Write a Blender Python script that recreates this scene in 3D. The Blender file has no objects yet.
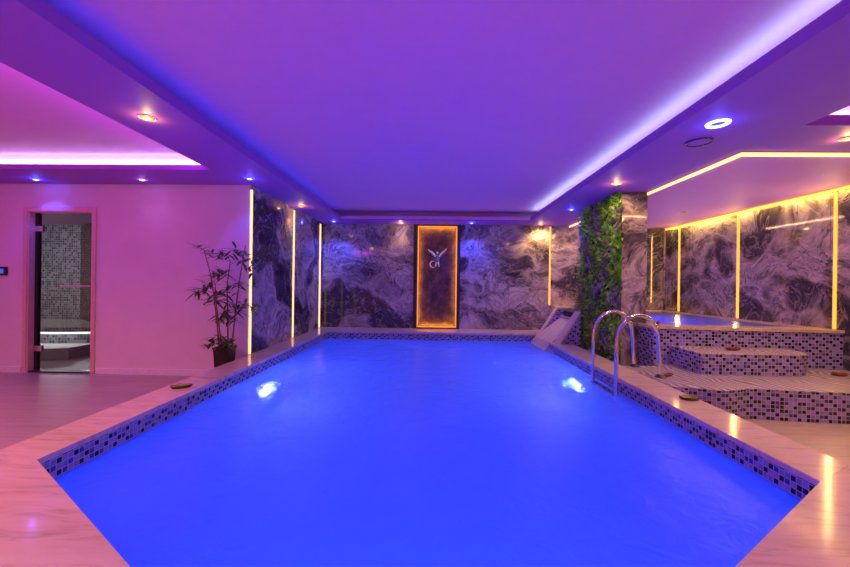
import bpy, math, random
from math import sin, cos, pi, radians
from mathutils import Vector, Matrix
random.seed(7)
SC = bpy.context.scene
COL = SC.collection

# ------------------------------------------------------------------ camera
def set_camera():
    yaw, rol = radians(1.46), radians(0.733)
    f = Vector((-sin(yaw), cos(yaw), 0)); r = Vector((cos(yaw), sin(yaw), 0)); u = Vector((0, 0, 1))
    r2 = r * cos(rol) + u * sin(rol); u2 = -r * sin(rol) + u * cos(rol)
    cd = bpy.data.cameras.new('camera'); cd.sensor_width = 36.0; cd.lens = 378 / 850 * 36
    cd.clip_start = 0.05
    c = bpy.data.objects.new('camera', cd); COL.objects.link(c)
    m = Matrix((r2, u2, -f)).transposed().to_4x4(); m.translation = Vector((0, 0, 1.21))
    c.matrix_world = m; SC.camera = c
set_camera()

# ------------------------------------------------------------------ world, exposure
w = bpy.data.worlds.new('world'); SC.world = w; w.use_nodes = True
w.node_tree.nodes['Background'].inputs[0].default_value = (0.02, 0.008, 0.03, 1)
w.node_tree.nodes['Background'].inputs[1].default_value = 1.0
SC.view_settings.view_transform = 'Standard'
SC.view_settings.look = 'None'
SC.view_settings.gamma = 1.0
SC.view_settings.use_curve_mapping = False
SC.view_settings.exposure = 0.0

# ------------------------------------------------------------------ room lights
def area(name, loc, direction, sx, sy, power, col):
    d = bpy.data.lights.new(name, 'AREA'); d.shape = 'RECTANGLE'; d.size = sx; d.size_y = sy
    d.energy = power; d.color = col
    o = bpy.data.objects.new(name, d); COL.objects.link(o); o.location = loc
    o.rotation_euler = Vector(direction).to_track_quat('-Z', 'Y').to_euler()
    return o
def area_x(name, loc, direction, length, width, power, col):
    """long light whose long side runs along X (or Y when along='y')"""
    return area(name, loc, direction, length, width, power, col)
def strip_light(name, a, b, direction, width, power, col):
    a, b = Vector(a), Vector(b); d = bpy.data.lights.new(name, 'AREA'); d.shape = 'RECTANGLE'
    d.size = (b - a).length; d.size_y = width; d.energy = power; d.color = col
    o = bpy.data.objects.new(name, d); COL.objects.link(o)
    z = -Vector(direction).normalized(); x = (b - a).normalized(); x = (x - z * x.dot(z)).normalized(); y = z.cross(x)
    m = Matrix((x, y, z)).transposed().to_4x4(); m.translation = (a + b) / 2; o.matrix_world = m
    return o
def point(name, loc, power, col, rad=0.05):
    d = bpy.data.lights.new(name, 'POINT'); d.energy = power; d.color = col; d.shadow_soft_size = rad
    o = bpy.data.objects.new(name, d); COL.objects.link(o); o.location = loc
    return o
def spot(name, loc, power, col, angle=95, blend=0.8, rad=0.03, direction=(0, 0, -1)):
    d = bpy.data.lights.new(name, 'SPOT'); d.energy = power; d.color = col; d.shadow_soft_size = rad
    d.spot_size = radians(angle); d.spot_blend = blend
    o = bpy.data.objects.new(name, d); COL.objects.link(o); o.location = loc
    o.rotation_euler = Vector(direction).to_track_quat('-Z', 'Y').to_euler()
    return o

PINK = (1.0, 0.16, 0.55); WHITEBLUE = (0.62, 0.66, 1.0); GOLD = (1.0, 0.50, 0.07)
BLUE = (0.05, 0.08, 1.0); WARM = (1.0, 0.55, 0.16); POOLBLUE = (0.03, 0.06, 1.0)
# left bay tray: white LED along the far edge, unseen magenta fill strips added along the others
strip_light('cove_light_left_far', (-6.3, 4.125, 2.500), (-2.55, 4.125, 2.500), (0, 1, 0.15), 0.03, 7, (0.62, 1.0, 0.70))
strip_light('cove_fill_left_side', (-2.50, 0.2, 2.50), (-2.50, 4.0, 2.50), (-1, 0, 0.35), 0.03, 12.2, (0.931, 0.069, 1.000))
strip_light('cove_fill_left_near', (-6.3, -0.6, 2.50), (-2.6, -0.6, 2.50), (0, 1, 0.35), 0.03, 12.2, (0.931, 0.069, 1.000))
strip_light('cove_fill_left_outer', (-6.36, -0.4, 2.50), (-6.36, 4.0, 2.50), (1, 0, 0.35), 0.03, 12.2, (0.931, 0.069, 1.000))
# pool tray: cold white LED on the right-hand ledge
strip_light('cove_light_pool_right', (1.87, -0.9, 2.500), (1.87, 7.2, 2.500), (0.15, 0, 1), 0.03, 8, (0.60, 1.0, 0.90))
strip_light('cove_fill_pool_near', (-1.7, -1.06, 2.500), (1.7, -1.06, 2.500), (0, 0.25, 1), 0.03, 6, (1.000, 0.100, 1.000))  # added magenta fill, unseen, to redden the tray ceiling
strip_light('cove_fill_pool_side', (-1.90, -0.9, 2.500), (-1.90, 7.2, 2.500), (-0.15, 0, 1), 0.03, 2.5, (0.033, 0.067, 1.000))  # added blue fill; this ledge has no LED of its own
# small tray over the right bay
strip_light('cove_light_right_bay', (2.8, 2.93, 2.500), (4.4, 2.93, 2.500), (0, 1, 0.2), 0.03, 6, (1.000, 0.600, 0.867))
# added rose and warm fill spots out of view, without fixtures
for x, y in ((-4.5, -0.2), (-3.2, -0.2), (-4.7, 1.6), (-3.4, 1.6)): spot('fill_left_spot', (x, y, 2.56), 135, (1.0, 0.34, 0.24), 150, 1.0, 0.04)
for x, y in ((-1.5, -0.4), (1.5, -0.4), (-1.5, -1.9), (1.5, -1.9)): spot('fill_rear_spot', (x, y, 2.40), 72, (1.0, 0.50, 0.56), 150, 1.0, 0.04)
for x, y in ((3.0, 0.6), (3.7, 1.7)): spot('fill_right_spot', (x, y, 2.40), 100, (1.0, 0.45, 0.16), 150, 1.0, 0.04)
# spa: warm glow of the LED frame
strip_light('spa_edge_light', (2.80, 3.455, 2.388), (4.66, 3.455, 2.388), (0, 0.35, -1), 0.02, 10, (1.0, 0.54, 0.33))
strip_light('spa_edge_light', (2.73, 3.5, 2.388), (2.73, 4.3, 2.388), (0.35, 0, -1), 0.02, 5, (1.0, 0.54, 0.33))
strip_light('spa_edge_light', (2.80, 6.3, 2.388), (2.80, 7.7, 2.388), (0.35, 0, -1), 0.02, 8, (1.0, 0.54, 0.33))
# pool points: at the wall lamps, plus added blue fill without fixtures
for i, (x, y) in enumerate(((-0.48, 1.12), (0.42, 1.12), (-1.85, 4.55), (1.69, 5.02), (-1.2, 6.3), (1.0, 6.3))):
    point('underwater_lamp_and_fill', (x, y, -0.68 if 2 < y < 6 else -0.80), (30 if y < 2 else 20) if y < 6 else 6, (0.0, 0.095, 1.0), 0.0)
point('underwater_lamp_light_left', (-1.85, 4.55, -0.68), 12, (0.45, 0.6, 1.0), 0.0)
point('underwater_lamp_light_right', (1.69, 5.02, -0.68), 12, (0.45, 0.6, 1.0), 0.0)
point('spa_water_light', (3.6, 6.2, 0.35), 15, (0.0, 0.08, 1.0), 0.0)
point('spa_water_light', (3.4, 5.3, 0.35), 8, (0.0, 0.08, 1.0), 0.0)
# steam room
area('steam_room_light', (-7.6, 5.65, 2.28), (0.3, 0.3, -1), 0.5, 0.5, 50, (1.0, 0.93, 0.95))

# ------------------------------------------------------------------ node materials
def mat(name):
    m = bpy.data.materials.new(name); m.use_nodes = True
    nt = m.node_tree; b = nt.nodes['Principled BSDF']
    return m, nt, b
def L(nt, a, b): nt.links.new(a, b)
def N(nt, typ, **kw):
    n = nt.nodes.new(typ)
    for k, v in kw.items():
        if isinstance(k, str) and hasattr(n, k): setattr(n, k, v)
    return n
def ramp(nt, fac, stops, interp='LINEAR'):
    r = nt.nodes.new('ShaderNodeValToRGB'); e = r.color_ramp.elements; r.color_ramp.interpolation = interp
    while len(e) < len(stops): e.new(0.5)
    for el, (p, c) in zip(e, stops): el.position = p; el.color = (*c, 1) if len(c) == 3 else c
    L(nt, fac, r.inputs[0]); return r
def bump(nt, b, h, strength=0.2, dist=0.01):
    n = nt.nodes.new('ShaderNodeBump'); n.inputs['Strength'].default_value = strength; n.inputs['Distance'].default_value = dist
    L(nt, h, n.inputs['Height']); L(nt, n.outputs[0], b.inputs['Normal']); return n
def uvnode(nt):
    return nt.nodes.new('ShaderNodeUVMap').outputs[0]
def mapping(nt, vec, scale=(1, 1, 1), rot=(0, 0, 0), loc=(0, 0, 0)):
    m = nt.nodes.new('ShaderNodeMapping'); m.inputs['Scale'].default_value = scale; m.inputs['Rotation'].default_value = rot
    m.inputs['Location'].default_value = loc; L(nt, vec, m.inputs[0]); return m.outputs[0]
def noise(nt, vec, scale, detail=4, rough=0.55, dist=0.0, out=0):
    n = nt.nodes.new('ShaderNodeTexNoise'); n.inputs['Scale'].default_value = scale; n.inputs['Detail'].default_value = detail
    n.inputs['Roughness'].default_value = rough; n.inputs['Distortion'].default_value = dist
    L(nt, vec, n.inputs['Vector']); return n.outputs[out]
def math_n(nt, op, a, b=None):
    n = nt.nodes.new('ShaderNodeMath'); n.operation = op
    for i, v in enumerate((a, b)):
        if v is None: continue
        if isinstance(v, (int, float)): n.inputs[i].default_value = v
        else: L(nt, v, n.inputs[i])
    return n.outputs[0]
def mixc(nt, fac, a, b, mode='MIX'):
    n = nt.nodes.new('ShaderNodeMix'); n.data_type = 'RGBA'; n.blend_type = mode
    for sock, v in ((n.inputs[0], fac), (n.inputs[6], a), (n.inputs[7], b)):
        if isinstance(v, (int, float)): sock.default_value = v
        elif isinstance(v, tuple): sock.default_value = (*v, 1)
        else: L(nt, v, sock)
    return n.outputs[2]

def plain(name, col, rough=0.5, metal=0.0, nscale=30, namt=0.06, bmp=0.0):
    m, nt, b = mat(name); tc = nt.nodes.new('ShaderNodeTexCoord').outputs['Object']
    f = noise(nt, tc, nscale, 3)
    lo = tuple(max(0, c * (1 - namt)) for c in col); hi = tuple(min(1, c * (1 + namt)) for c in col)
    r = ramp(nt, f, ((0.3, lo), (0.7, hi))); L(nt, r.outputs[0], b.inputs['Base Color'])
    b.inputs['Roughness'].default_value = rough; b.inputs['Metallic'].default_value = metal
    if bmp: bump(nt, b, f, bmp, 0.004)
    return m
def glow(name, col, strength):
    m, nt, b = mat(name)
    b.inputs['Base Color'].default_value = (0.08, 0.08, 0.08, 1)
    b.inputs['Emission Color'].default_value = (*col, 1); b.inputs['Emission Strength'].default_value = strength
    return m

def mosaic(name, stops, grout, tile=0.026, rough=0.18, order=0.86):
    m, nt, b = mat(name); uv = uvnode(nt)
    s = mapping(nt, uv, (1 / tile, 1 / tile, 1))
    fl = nt.nodes.new('ShaderNodeVectorMath'); fl.operation = 'FLOOR'; L(nt, s, fl.inputs[0])
    fr = nt.nodes.new('ShaderNodeVectorMath'); fr.operation = 'FRACTION'; L(nt, s, fr.inputs[0])
    wn = nt.nodes.new('ShaderNodeTexWhiteNoise'); wn.noise_dimensions = '2D'; L(nt, fl.outputs[0], wn.inputs[0])
    sf = nt.nodes.new('ShaderNodeSeparateXYZ'); L(nt, fl.outputs[0], sf.inputs[0])
    lat = math_n(nt, 'ADD', math_n(nt, 'MULTIPLY', sf.outputs[0], 3.0), sf.outputs[1])
    lat = math_n(nt, 'FRACT', math_n(nt, 'DIVIDE', math_n(nt, 'ADD', math_n(nt, 'FLOORED_MODULO', lat, 7.0), 0.5), 7.0))
    sw = math_n(nt, 'GREATER_THAN', wn.outputs[0], order)
    wn2 = nt.nodes.new('ShaderNodeTexWhiteNoise'); wn2.noise_dimensions = '3D'; L(nt, fl.outputs[0], wn2.inputs[0])
    lat = math_n(nt, 'ADD', math_n(nt, 'MULTIPLY', math_n(nt, 'SUBTRACT', 1.0, sw), lat), math_n(nt, 'MULTIPLY', sw, wn2.outputs[0]))
    cells = ramp(nt, lat, stops, 'CONSTANT')
    sep = nt.nodes.new('ShaderNodeSeparateXYZ'); L(nt, fr.outputs[0], sep.inputs[0])
    ax = math_n(nt, 'ABSOLUTE', math_n(nt, 'SUBTRACT', sep.outputs[0], 0.5))
    ay = math_n(nt, 'ABSOLUTE', math_n(nt, 'SUBTRACT', sep.outputs[1], 0.5))
    mx = math_n(nt, 'MAXIMUM', ax, ay)
    g = math_n(nt, 'GREATER_THAN', mx, 0.43)
    c = mixc(nt, g, cells.outputs[0], grout); L(nt, c, b.inputs['Base Color'])
    rr = math_n(nt, 'ADD', math_n(nt, 'MULTIPLY', g, 0.5), rough); L(nt, rr, b.inputs['Roughness'])
    bump(nt, b, math_n(nt, 'SUBTRACT', 1.0, g), 0.3, 0.002)
    return m

def marble(name):
    """bookmatched swirling stone: grey-tan clouds, charcoal patches, fine flowing veins (UV in metres)"""
    m, nt, b = mat(name); uv = uvnode(nt)
    def warp(vec, sc_, amt, det=3):
        n1 = noise(nt, vec, sc_, det, 0.5, 0.0, 1)
        sub = nt.nodes.new('ShaderNodeVectorMath'); sub.operation = 'SUBTRACT'; L(nt, n1, sub.inputs[0]); sub.inputs[1].default_value = (.5, .5, .5)
        k = nt.nodes.new('ShaderNodeVectorMath'); k.operation = 'SCALE'; L(nt, sub.outputs[0], k.inputs[0]); k.inputs['Scale'].default_value = amt
        ad = nt.nodes.new('ShaderNodeVectorMath'); ad.operation = 'ADD'; L(nt, vec, ad.inputs[0]); L(nt, k.outputs[0], ad.inputs[1])
        return ad.outputs[0]
    v1 = warp(uv, 0.8, 1.3, 2); v2 = warp(v1, 2.0, 0.45, 4)
    flow = mapping(nt, v2, (0.75, 1.25, 1), (0, 0, radians(-35)))
    n = noise(nt, flow, 1.05, 10, 0.66, 0.5)
    base = ramp(nt, n, ((0.28, (0.037, 0.033, 0.049)), (0.40, (0.112, 0.098, 0.125)), (0.45, (0.325, 0.275, 0.288)), (0.485, (0.200, 0.175, 0.200)),
                        (0.53, (0.575, 0.500, 0.488)), (0.58, (0.400, 0.350, 0.362)), (0.64, (0.725, 0.637, 0.587)), (0.70, (0.450, 0.388, 0.388)), (0.80, (0.775, 0.688, 0.625))))
    big = noise(nt, v1, 0.8, 2, 0.5, 0.2)
    dark = ramp(nt, big, ((0.445, (1, 1, 1)), (0.48, (0, 0, 0))))
    fine = noise(nt, mapping(nt, v2, (1, 2.6, 1), (0, 0, radians(-35))), 6.0, 8, 0.78, 0.5)
    dcol = ramp(nt, fine, ((0.35, (0.030, 0.026, 0.042)), (0.62, (0.075, 0.064, 0.088)), (0.72, (0.22, 0.19, 0.20))))
    c = mixc(nt, math_n(nt, 'MULTIPLY', dark.outputs[0], 0.92), base.outputs[0], dcol.outputs[0])
    sh = ramp(nt, fine, ((0.36, (0.42, 0.40, 0.44)), (0.5, (0.9, 0.88, 0.9)), (0.64, (1.25, 1.2, 1.15))))
    c = mixc(nt, 0.8, c, sh.outputs[0], 'MULTIPLY')
    for vs, wdt, vc, amt in ((1.7, 0.022, (0.030, 0.026, 0.036), 0.75), (2.9, 0.020, (0.78, 0.68, 0.60), 0.35), (5.5, 0.03, (0.05, 0.045, 0.06), 0.3)):
        rn = noise(nt, v2, vs, 4, 0.6, 0.3)
        rv = math_n(nt, 'ABSOLUTE', math_n(nt, 'SUBTRACT', rn, 0.5))
        vm = ramp(nt, rv, ((0.0, (1, 1, 1)), (wdt, (0, 0, 0))))
        c = mixc(nt, math_n(nt, 'MULTIPLY', vm.outputs[0], amt), c, vc)
    edge = ramp(nt, big, ((0.485, (0, 0, 0)), (0.50, (1, 1, 1)), (0.525, (0, 0, 0))))
    c = mixc(nt, math_n(nt, 'MULTIPLY', edge.outputs[0], 0.5), c, (0.62, 0.52, 0.45))
    L(nt, c, b.inputs['Base Color'])
    b.inputs['Roughness'].default_value = 0.06; b.inputs['IOR'].default_value = 1.5
    return m

def travertine(name, ca, cb, joint=0.6, rot=0.0, rough=0.10, axis=0):
    m, nt, b = mat(name); tc = nt.nodes.new('ShaderNodeNewGeometry').outputs['Position']
    v = mapping(nt, tc, (1.2, 9.0, 1), (0, 0, rot))
    f = noise(nt, v, 1.6, 6, 0.65, 1.2)
    f2 = noise(nt, tc, 2.2, 2)
    r = ramp(nt, f, ((0.25, cb), (0.5, ca), (0.8, tuple(min(1, x * 1.12) for x in ca))))
    c = mixc(nt, math_n(nt, 'MULTIPLY', f2, 0.3), r.outputs[0], cb)
    L(nt, c, b.inputs['Base Color'])
    rr = ramp(nt, f, ((0.3, (rough * 1.8,) * 3), (0.7, (rough * 0.7,) * 3))); L(nt, rr.outputs[0], b.inputs['Roughness'])
    return m

def plank_floor(name):
    m, nt, b = mat(name); tc = nt.nodes.new('ShaderNodeNewGeometry').outputs['Position']
    br = nt.nodes.new('ShaderNodeTexBrick'); br.offset = 0.35; br.inputs['Scale'].default_value = 1.0
    br.inputs['Brick Width'].default_value = 1.2; br.inputs['Row Height'].default_value = 0.2; br.inputs['Mortar Size'].default_value = 0.003
    br.inputs['Color1'].default_value = (0.50, 0.40, 0.36, 1); br.inputs['Color2'].default_value = (0.42, 0.33, 0.30, 1); br.inputs['Mortar'].default_value = (0.25, 0.19, 0.17, 1)
    L(nt, tc, br.inputs[0])
    f = noise(nt, mapping(nt, tc, (2, 16, 1)), 1.5, 5, 0.6, 0.8)
    c = mixc(nt, 0.5, br.outputs[0], ramp(nt, f, ((0.3, (0.55, 0.55, 0.55)), (0.7, (1, 1, 1)))).outputs[0], 'MULTIPLY')
    L(nt, c, b.inputs['Base Color']); b.inputs['Roughness'].default_value = 0.32
    return m

def water_mat(name, wave_scale, strength, transp=0.25, col=(0.22, 0.27, 1.0)):
    m, nt, b = mat(name); nt.nodes.remove(b); out = nt.nodes['Material Output']
    pos = nt.nodes.new('ShaderNodeNewGeometry').outputs['Position']
    h = noise(nt, pos, wave_scale, 4, 0.6, 0.8)
    h2 = noise(nt, mapping(nt, pos, (1, 0.6, 1), (0, 0, 0.5)), wave_scale * 0.3, 2, 0.5, 0.5)
    bp = nt.nodes.new('ShaderNodeBump'); bp.inputs['Strength'].default_value = strength; bp.inputs['Distance'].default_value = 0.03
    L(nt, math_n(nt, 'ADD', h, h2), bp.inputs['Height'])
    tl = nt.nodes.new('ShaderNodeBsdfTranslucent'); tl.inputs[0].default_value = (*col, 1); L(nt, bp.outputs[0], tl.inputs['Normal'])
    df = nt.nodes.new('ShaderNodeBsdfDiffuse'); df.inputs[0].default_value = (0.17, 0.22, 0.44, 1); L(nt, bp.outputs[0], df.inputs['Normal'])
    tr = nt.nodes.new('ShaderNodeBsdfRefraction'); tr.inputs['Color'].default_value = (0.55, 0.62, 1.0, 1); tr.inputs['IOR'].default_value = 1.33
    tr.inputs['Roughness'].default_value = 0.13; L(nt, bp.outputs[0], tr.inputs['Normal'])
    gl = nt.nodes.new('ShaderNodeBsdfGlossy'); gl.inputs['Roughness'].default_value = 0.2; L(nt, bp.outputs[0], gl.inputs['Normal'])
    m1 = nt.nodes.new('ShaderNodeMixShader'); m1.inputs[0].default_value = 0.15; L(nt, tl.outputs[0], m1.inputs[1]); L(nt, df.outputs[0], m1.inputs[2])
    m2 = nt.nodes.new('ShaderNodeMixShader'); m2.inputs[0].default_value = transp; L(nt, m1.outputs[0], m2.inputs[1]); L(nt, tr.outputs[0], m2.inputs[2])
    fr = nt.nodes.new('ShaderNodeFresnel'); fr.inputs['IOR'].default_value = 1.22; L(nt, bp.outputs[0], fr.inputs['Normal'])
    m3 = nt.nodes.new('ShaderNodeMixShader'); L(nt, fr.outputs[0], m3.inputs[0]); L(nt, m2.outputs[0], m3.inputs[1]); L(nt, gl.outputs[0], m3.inputs[2])
    L(nt, m3.outputs[0], out.inputs['Surface'])
    return m

def glass_mat(name):
    m, nt, b = mat(name); nt.nodes.remove(b); out = nt.nodes['Material Output']
    tr = nt.nodes.new('ShaderNodeBsdfTransparent'); tr.inputs[0].default_value = (0.80, 0.82, 0.84, 1)
    gl = nt.nodes.new('ShaderNodeBsdfGlossy'); gl.inputs['Roughness'].default_value = 0.02
    lw = nt.nodes.new('ShaderNodeLayerWeight'); lw.inputs['Blend'].default_value = 0.5
    fr = math_n(nt, 'ADD', math_n(nt, 'MULTIPLY', math_n(nt, 'POWER', lw.outputs['Facing'], 4.0), 0.6), 0.035)
    mx = nt.nodes.new('ShaderNodeMixShader'); L(nt, fr, mx.inputs[0]); L(nt, tr.outputs[0], mx.inputs[1]); L(nt, gl.outputs[0], mx.inputs[2])
    L(nt, mx.outputs[0], out.inputs['Surface'])
    return m

def leaf_mat(name, a, b_, rough=0.45):
    m, nt, b = mat(name); uv = nt.nodes.new('ShaderNodeTexCoord').outputs['Object']
    f = noise(nt, uv, 9, 3); r = ramp(nt, f, ((0.32, a), (0.66, b_)))
    L(nt, r.outputs[0], b.inputs['Base Color']); b.inputs['Roughness'].default_value = rough
    return m

M = {}
M['paint'] = plain('wall_paint', (0.80, 0.70, 0.71), 0.65, nscale=6, namt=0.02)
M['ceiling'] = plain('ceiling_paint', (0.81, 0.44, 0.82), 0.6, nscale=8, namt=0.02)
M['soffit'] = plain('shaded_soffit_paint', (0.36, 0.125, 0.66), 0.6, nscale=8, namt=0.02)  # ceiling paint darkened so the colour carries the shade on the soffits
M['floor'] = plank_floor('floor_tile')
M['coping'] = travertine('coping_travertine', (0.74, 0.60, 0.47), (0.48, 0.34, 0.24), rot=radians(15))
M['marble'] = marble('marble')
POOLSTOPS = ((0.0, (0.008, 0.008, 0.022)), (1/7, (0.30, 0.27, 0.42)), (2/7, (0.012, 0.014, 0.06)), (3/7, (0.34, 0.30, 0.44)), (4/7, (0.06, 0.07, 0.24)), (5/7, (0.24, 0.22, 0.36)), (6/7, (0.36, 0.32, 0.46)))
M['tile'] = mosaic('pool_mosaic', POOLSTOPS, (0.5, 0.45, 0.48), 0.033)
SPASTOPS = ((0.0, (0.007, 0.006, 0.018)), (1/7, (0.26, 0.22, 0.58)), (2/7, (0.010, 0.009, 0.04)), (3/7, (0.30, 0.26, 0.64)), (4/7, (0.06, 0.05, 0.18)), (5/7, (0.20, 0.17, 0.48)), (6/7, (0.30, 0.26, 0.66)))
M['spatile'] = mosaic('spa_mosaic', SPASTOPS, (0.44, 0.37, 0.66), 0.036)
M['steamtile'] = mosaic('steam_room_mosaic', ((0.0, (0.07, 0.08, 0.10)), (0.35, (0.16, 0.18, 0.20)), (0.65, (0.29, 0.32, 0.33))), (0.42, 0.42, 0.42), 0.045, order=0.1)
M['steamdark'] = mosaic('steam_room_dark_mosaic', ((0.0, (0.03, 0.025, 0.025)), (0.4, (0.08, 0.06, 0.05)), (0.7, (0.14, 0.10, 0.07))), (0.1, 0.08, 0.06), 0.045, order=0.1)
M['basin'] = plain('pool_basin', (0.55, 0.68, 0.9), 0.4)
M['water'] = water_mat('pool_water', 6.0, 0.42, 0.34)
M['spawater'] = water_mat('spa_water', 7.0, 0.25, 0.22)
M['glass'] = glass_mat('door_glass')
M['steel'] = plain('polished_steel', (0.75, 0.74, 0.76), 0.12, 1.0, 12, 0.04)
M['darkmetal'] = plain('dark_metal', (0.06, 0.05, 0.06), 0.35, 0.6)
M['copper'] = plain('copper_frame', (0.72, 0.50, 0.40), 0.35, 0.1)
M['trimwhite'] = plain('white_trim', (0.8, 0.78, 0.8), 0.4)
M['footrest'] = plain('footrest_stone', (0.40, 0.36, 0.33), 0.5)
M['black'] = plain('black_plastic', (0.012, 0.012, 0.014), 0.3)
M['led_gold'] = glow('gold_led', (1.0, 0.33, 0.03), 2.1)
M['led_cream'] = glow('cream_led', (1.0, 0.55, 0.22), 2.0)
M['led_amber'] = glow('amber_led', (1.0, 0.28, 0.01), 1.25)
M['led_white'] = glow('white_led', (0.9, 0.9, 1.0), 3.0)
M['lamp_lens'] = glow('pool_lamp_lens', (0.7, 0.85, 1.0), 14.0)
M['lens_warm'] = glow('warm_lens', (1.0, 0.46, 0.07), 2.2)
M['halo_warm'] = glow('warm_bloom_reflector', (1.0, 0.27, 0.02), 1.1)  # emission on the reflectors imitates bloom around the lenses
M['halo_blue'] = glow('blue_bloom_reflector', (0.06, 0.07, 1.0), 1.2)
M['halo_white'] = glow('white_bloom_reflector', (0.35, 0.15, 0.9), 0.8)
M['lens_blue'] = glow('blue_lens', (0.30, 0.38, 1.0), 5.0)
M['lens_white'] = glow('white_lens', (0.75, 0.75, 1.0), 5.0)
M['screen'] = glow('panel_screen', (0.03, 0.10, 0.75), 1.0)
M['pot'] = plain('pot_brown', (0.018, 0.010, 0.010), 0.45)
M['soil'] = plain('soil', (0.03, 0.02, 0.015), 0.9, bmp=0.5)
M['cane'] = plain('bamboo_cane', (0.26, 0.13, 0.07), 0.5)
M['bleaf'] = leaf_mat('bamboo_leaf', (0.03, 0.085, 0.02), (0.10, 0.22, 0.04))
M['moss'] = leaf_mat('wall_leaf', (0.10, 0.34, 0.02), (0.40, 0.86, 0.06))
M['mossdark'] = leaf_mat('wall_leaf_dark', (0.08, 0.20, 0.05), (0.20, 0.38, 0.10))
M['mosspurple'] = leaf_mat('wall_leaf_purple', (0.30, 0.22, 0.27), (0.5, 0.36, 0.42))
M['backing'] = plain('planting_felt', (0.02, 0.03, 0.012), 0.9)
M['dish_green'] = leaf_mat('dish_green', (0.16, 0.22, 0.02), (0.70, 0.62, 0.06), 0.35)
M['dish_red'] = leaf_mat('dish_red', (0.12, 0.012, 0.02), (0.26, 0.03, 0.045), 0.35)
M['dish_rim'] = leaf_mat('dish_rim', (0.03, 0.05, 0.01), (0.08, 0.09, 0.02), 0.35)
M['ceramic'] = plain('pale_ceramic', (0.8, 0.78, 0.78), 0.2)
M['blueceramic'] = plain('blue_ceramic', (0.12, 0.16, 0.5), 0.2)

# rough copper panel behind the ornament
def copper_panel():
    m, nt, b = mat('oxidised_copper'); uv = uvnode(nt)
    f = noise(nt, uv, 6, 6, 0.7, 0.5); f2 = noise(nt, uv, 40, 3)
    r = ramp(nt, f, ((0.3, (0.02, 0.010, 0.025)), (0.52, (0.09, 0.045, 0.06)), (0.75, (0.26, 0.14, 0.11))))
    L(nt, r.outputs[0], b.inputs['Base Color']); b.inputs['Roughness'].default_value = 0.42; b.inputs['Metallic'].default_value = 0.2
    bump(nt, b, math_n(nt, 'ADD', f, math_n(nt, 'MULTIPLY', f2, 0.4)), 0.6, 0.02)
    return m
M['copperpanel'] = copper_panel()
# wavy mosaic for the treads
def tread():
    m, nt, b = mat('tread_mosaic'); uv = uvnode(nt)
    d = noise(nt, uv, 1.1, 2, 0.4, 0.0)
    wv = nt.nodes.new('ShaderNodeTexWave'); wv.wave_type = 'RINGS'; wv.rings_direction = 'Z'; wv.inputs['Scale'].default_value = 5.0; wv.inputs['Distortion'].default_value = 2.0
    wv.inputs['Detail'].default_value = 1; wv.inputs['Detail Scale'].default_value = 0.5
    nz = noise(nt, uv, 2.2, 2, 0.5, 0.0, 1)
    sv = nt.nodes.new('ShaderNodeVectorMath'); sv.operation = 'SUBTRACT'; L(nt, nz, sv.inputs[0]); sv.inputs[1].default_value = (.5, .5, .5)
    kv = nt.nodes.new('ShaderNodeVectorMath'); kv.operation = 'SCALE'; L(nt, sv.outputs[0], kv.inputs[0]); kv.inputs['Scale'].default_value = 0.4
    av = nt.nodes.new('ShaderNodeVectorMath'); av.operation = 'ADD'; L(nt, uv, av.inputs[0]); L(nt, kv.outputs[0], av.inputs[1])
    L(nt, mapping(nt, av.outputs[0], (1, 1, 1), (0, 0, 0), (-4.35, -4.2, 0)), wv.inputs[0])
    s = mapping(nt, uv, (60, 60, 1)); fl = nt.nodes.new('ShaderNodeVectorMath'); fl.operation = 'FLOOR'; L(nt, s, fl.inputs[0])
    wn = nt.nodes.new('ShaderNodeTexWhiteNoise'); wn.noise_dimensions = '2D'; L(nt, fl.outputs[0], wn.inputs[0])
    r = ramp(nt, wv.outputs['Fac'], ((0.2, (0.17, 0.13, 0.19)), (0.5, (0.40, 0.33, 0.43)), (0.8, (0.64, 0.55, 0.68))))
    c = mixc(nt, 0.3, r.outputs[0], ramp(nt, wn.outputs[0], ((0, (0.25, 0.2, 0.22)), (1, (1, 1, 1)))).outputs[0], 'MULTIPLY')
    L(nt, c, b.inputs['Base Color']); b.inputs['Roughness'].default_value = 0.3
    return m
M['tread'] = tread()

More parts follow.
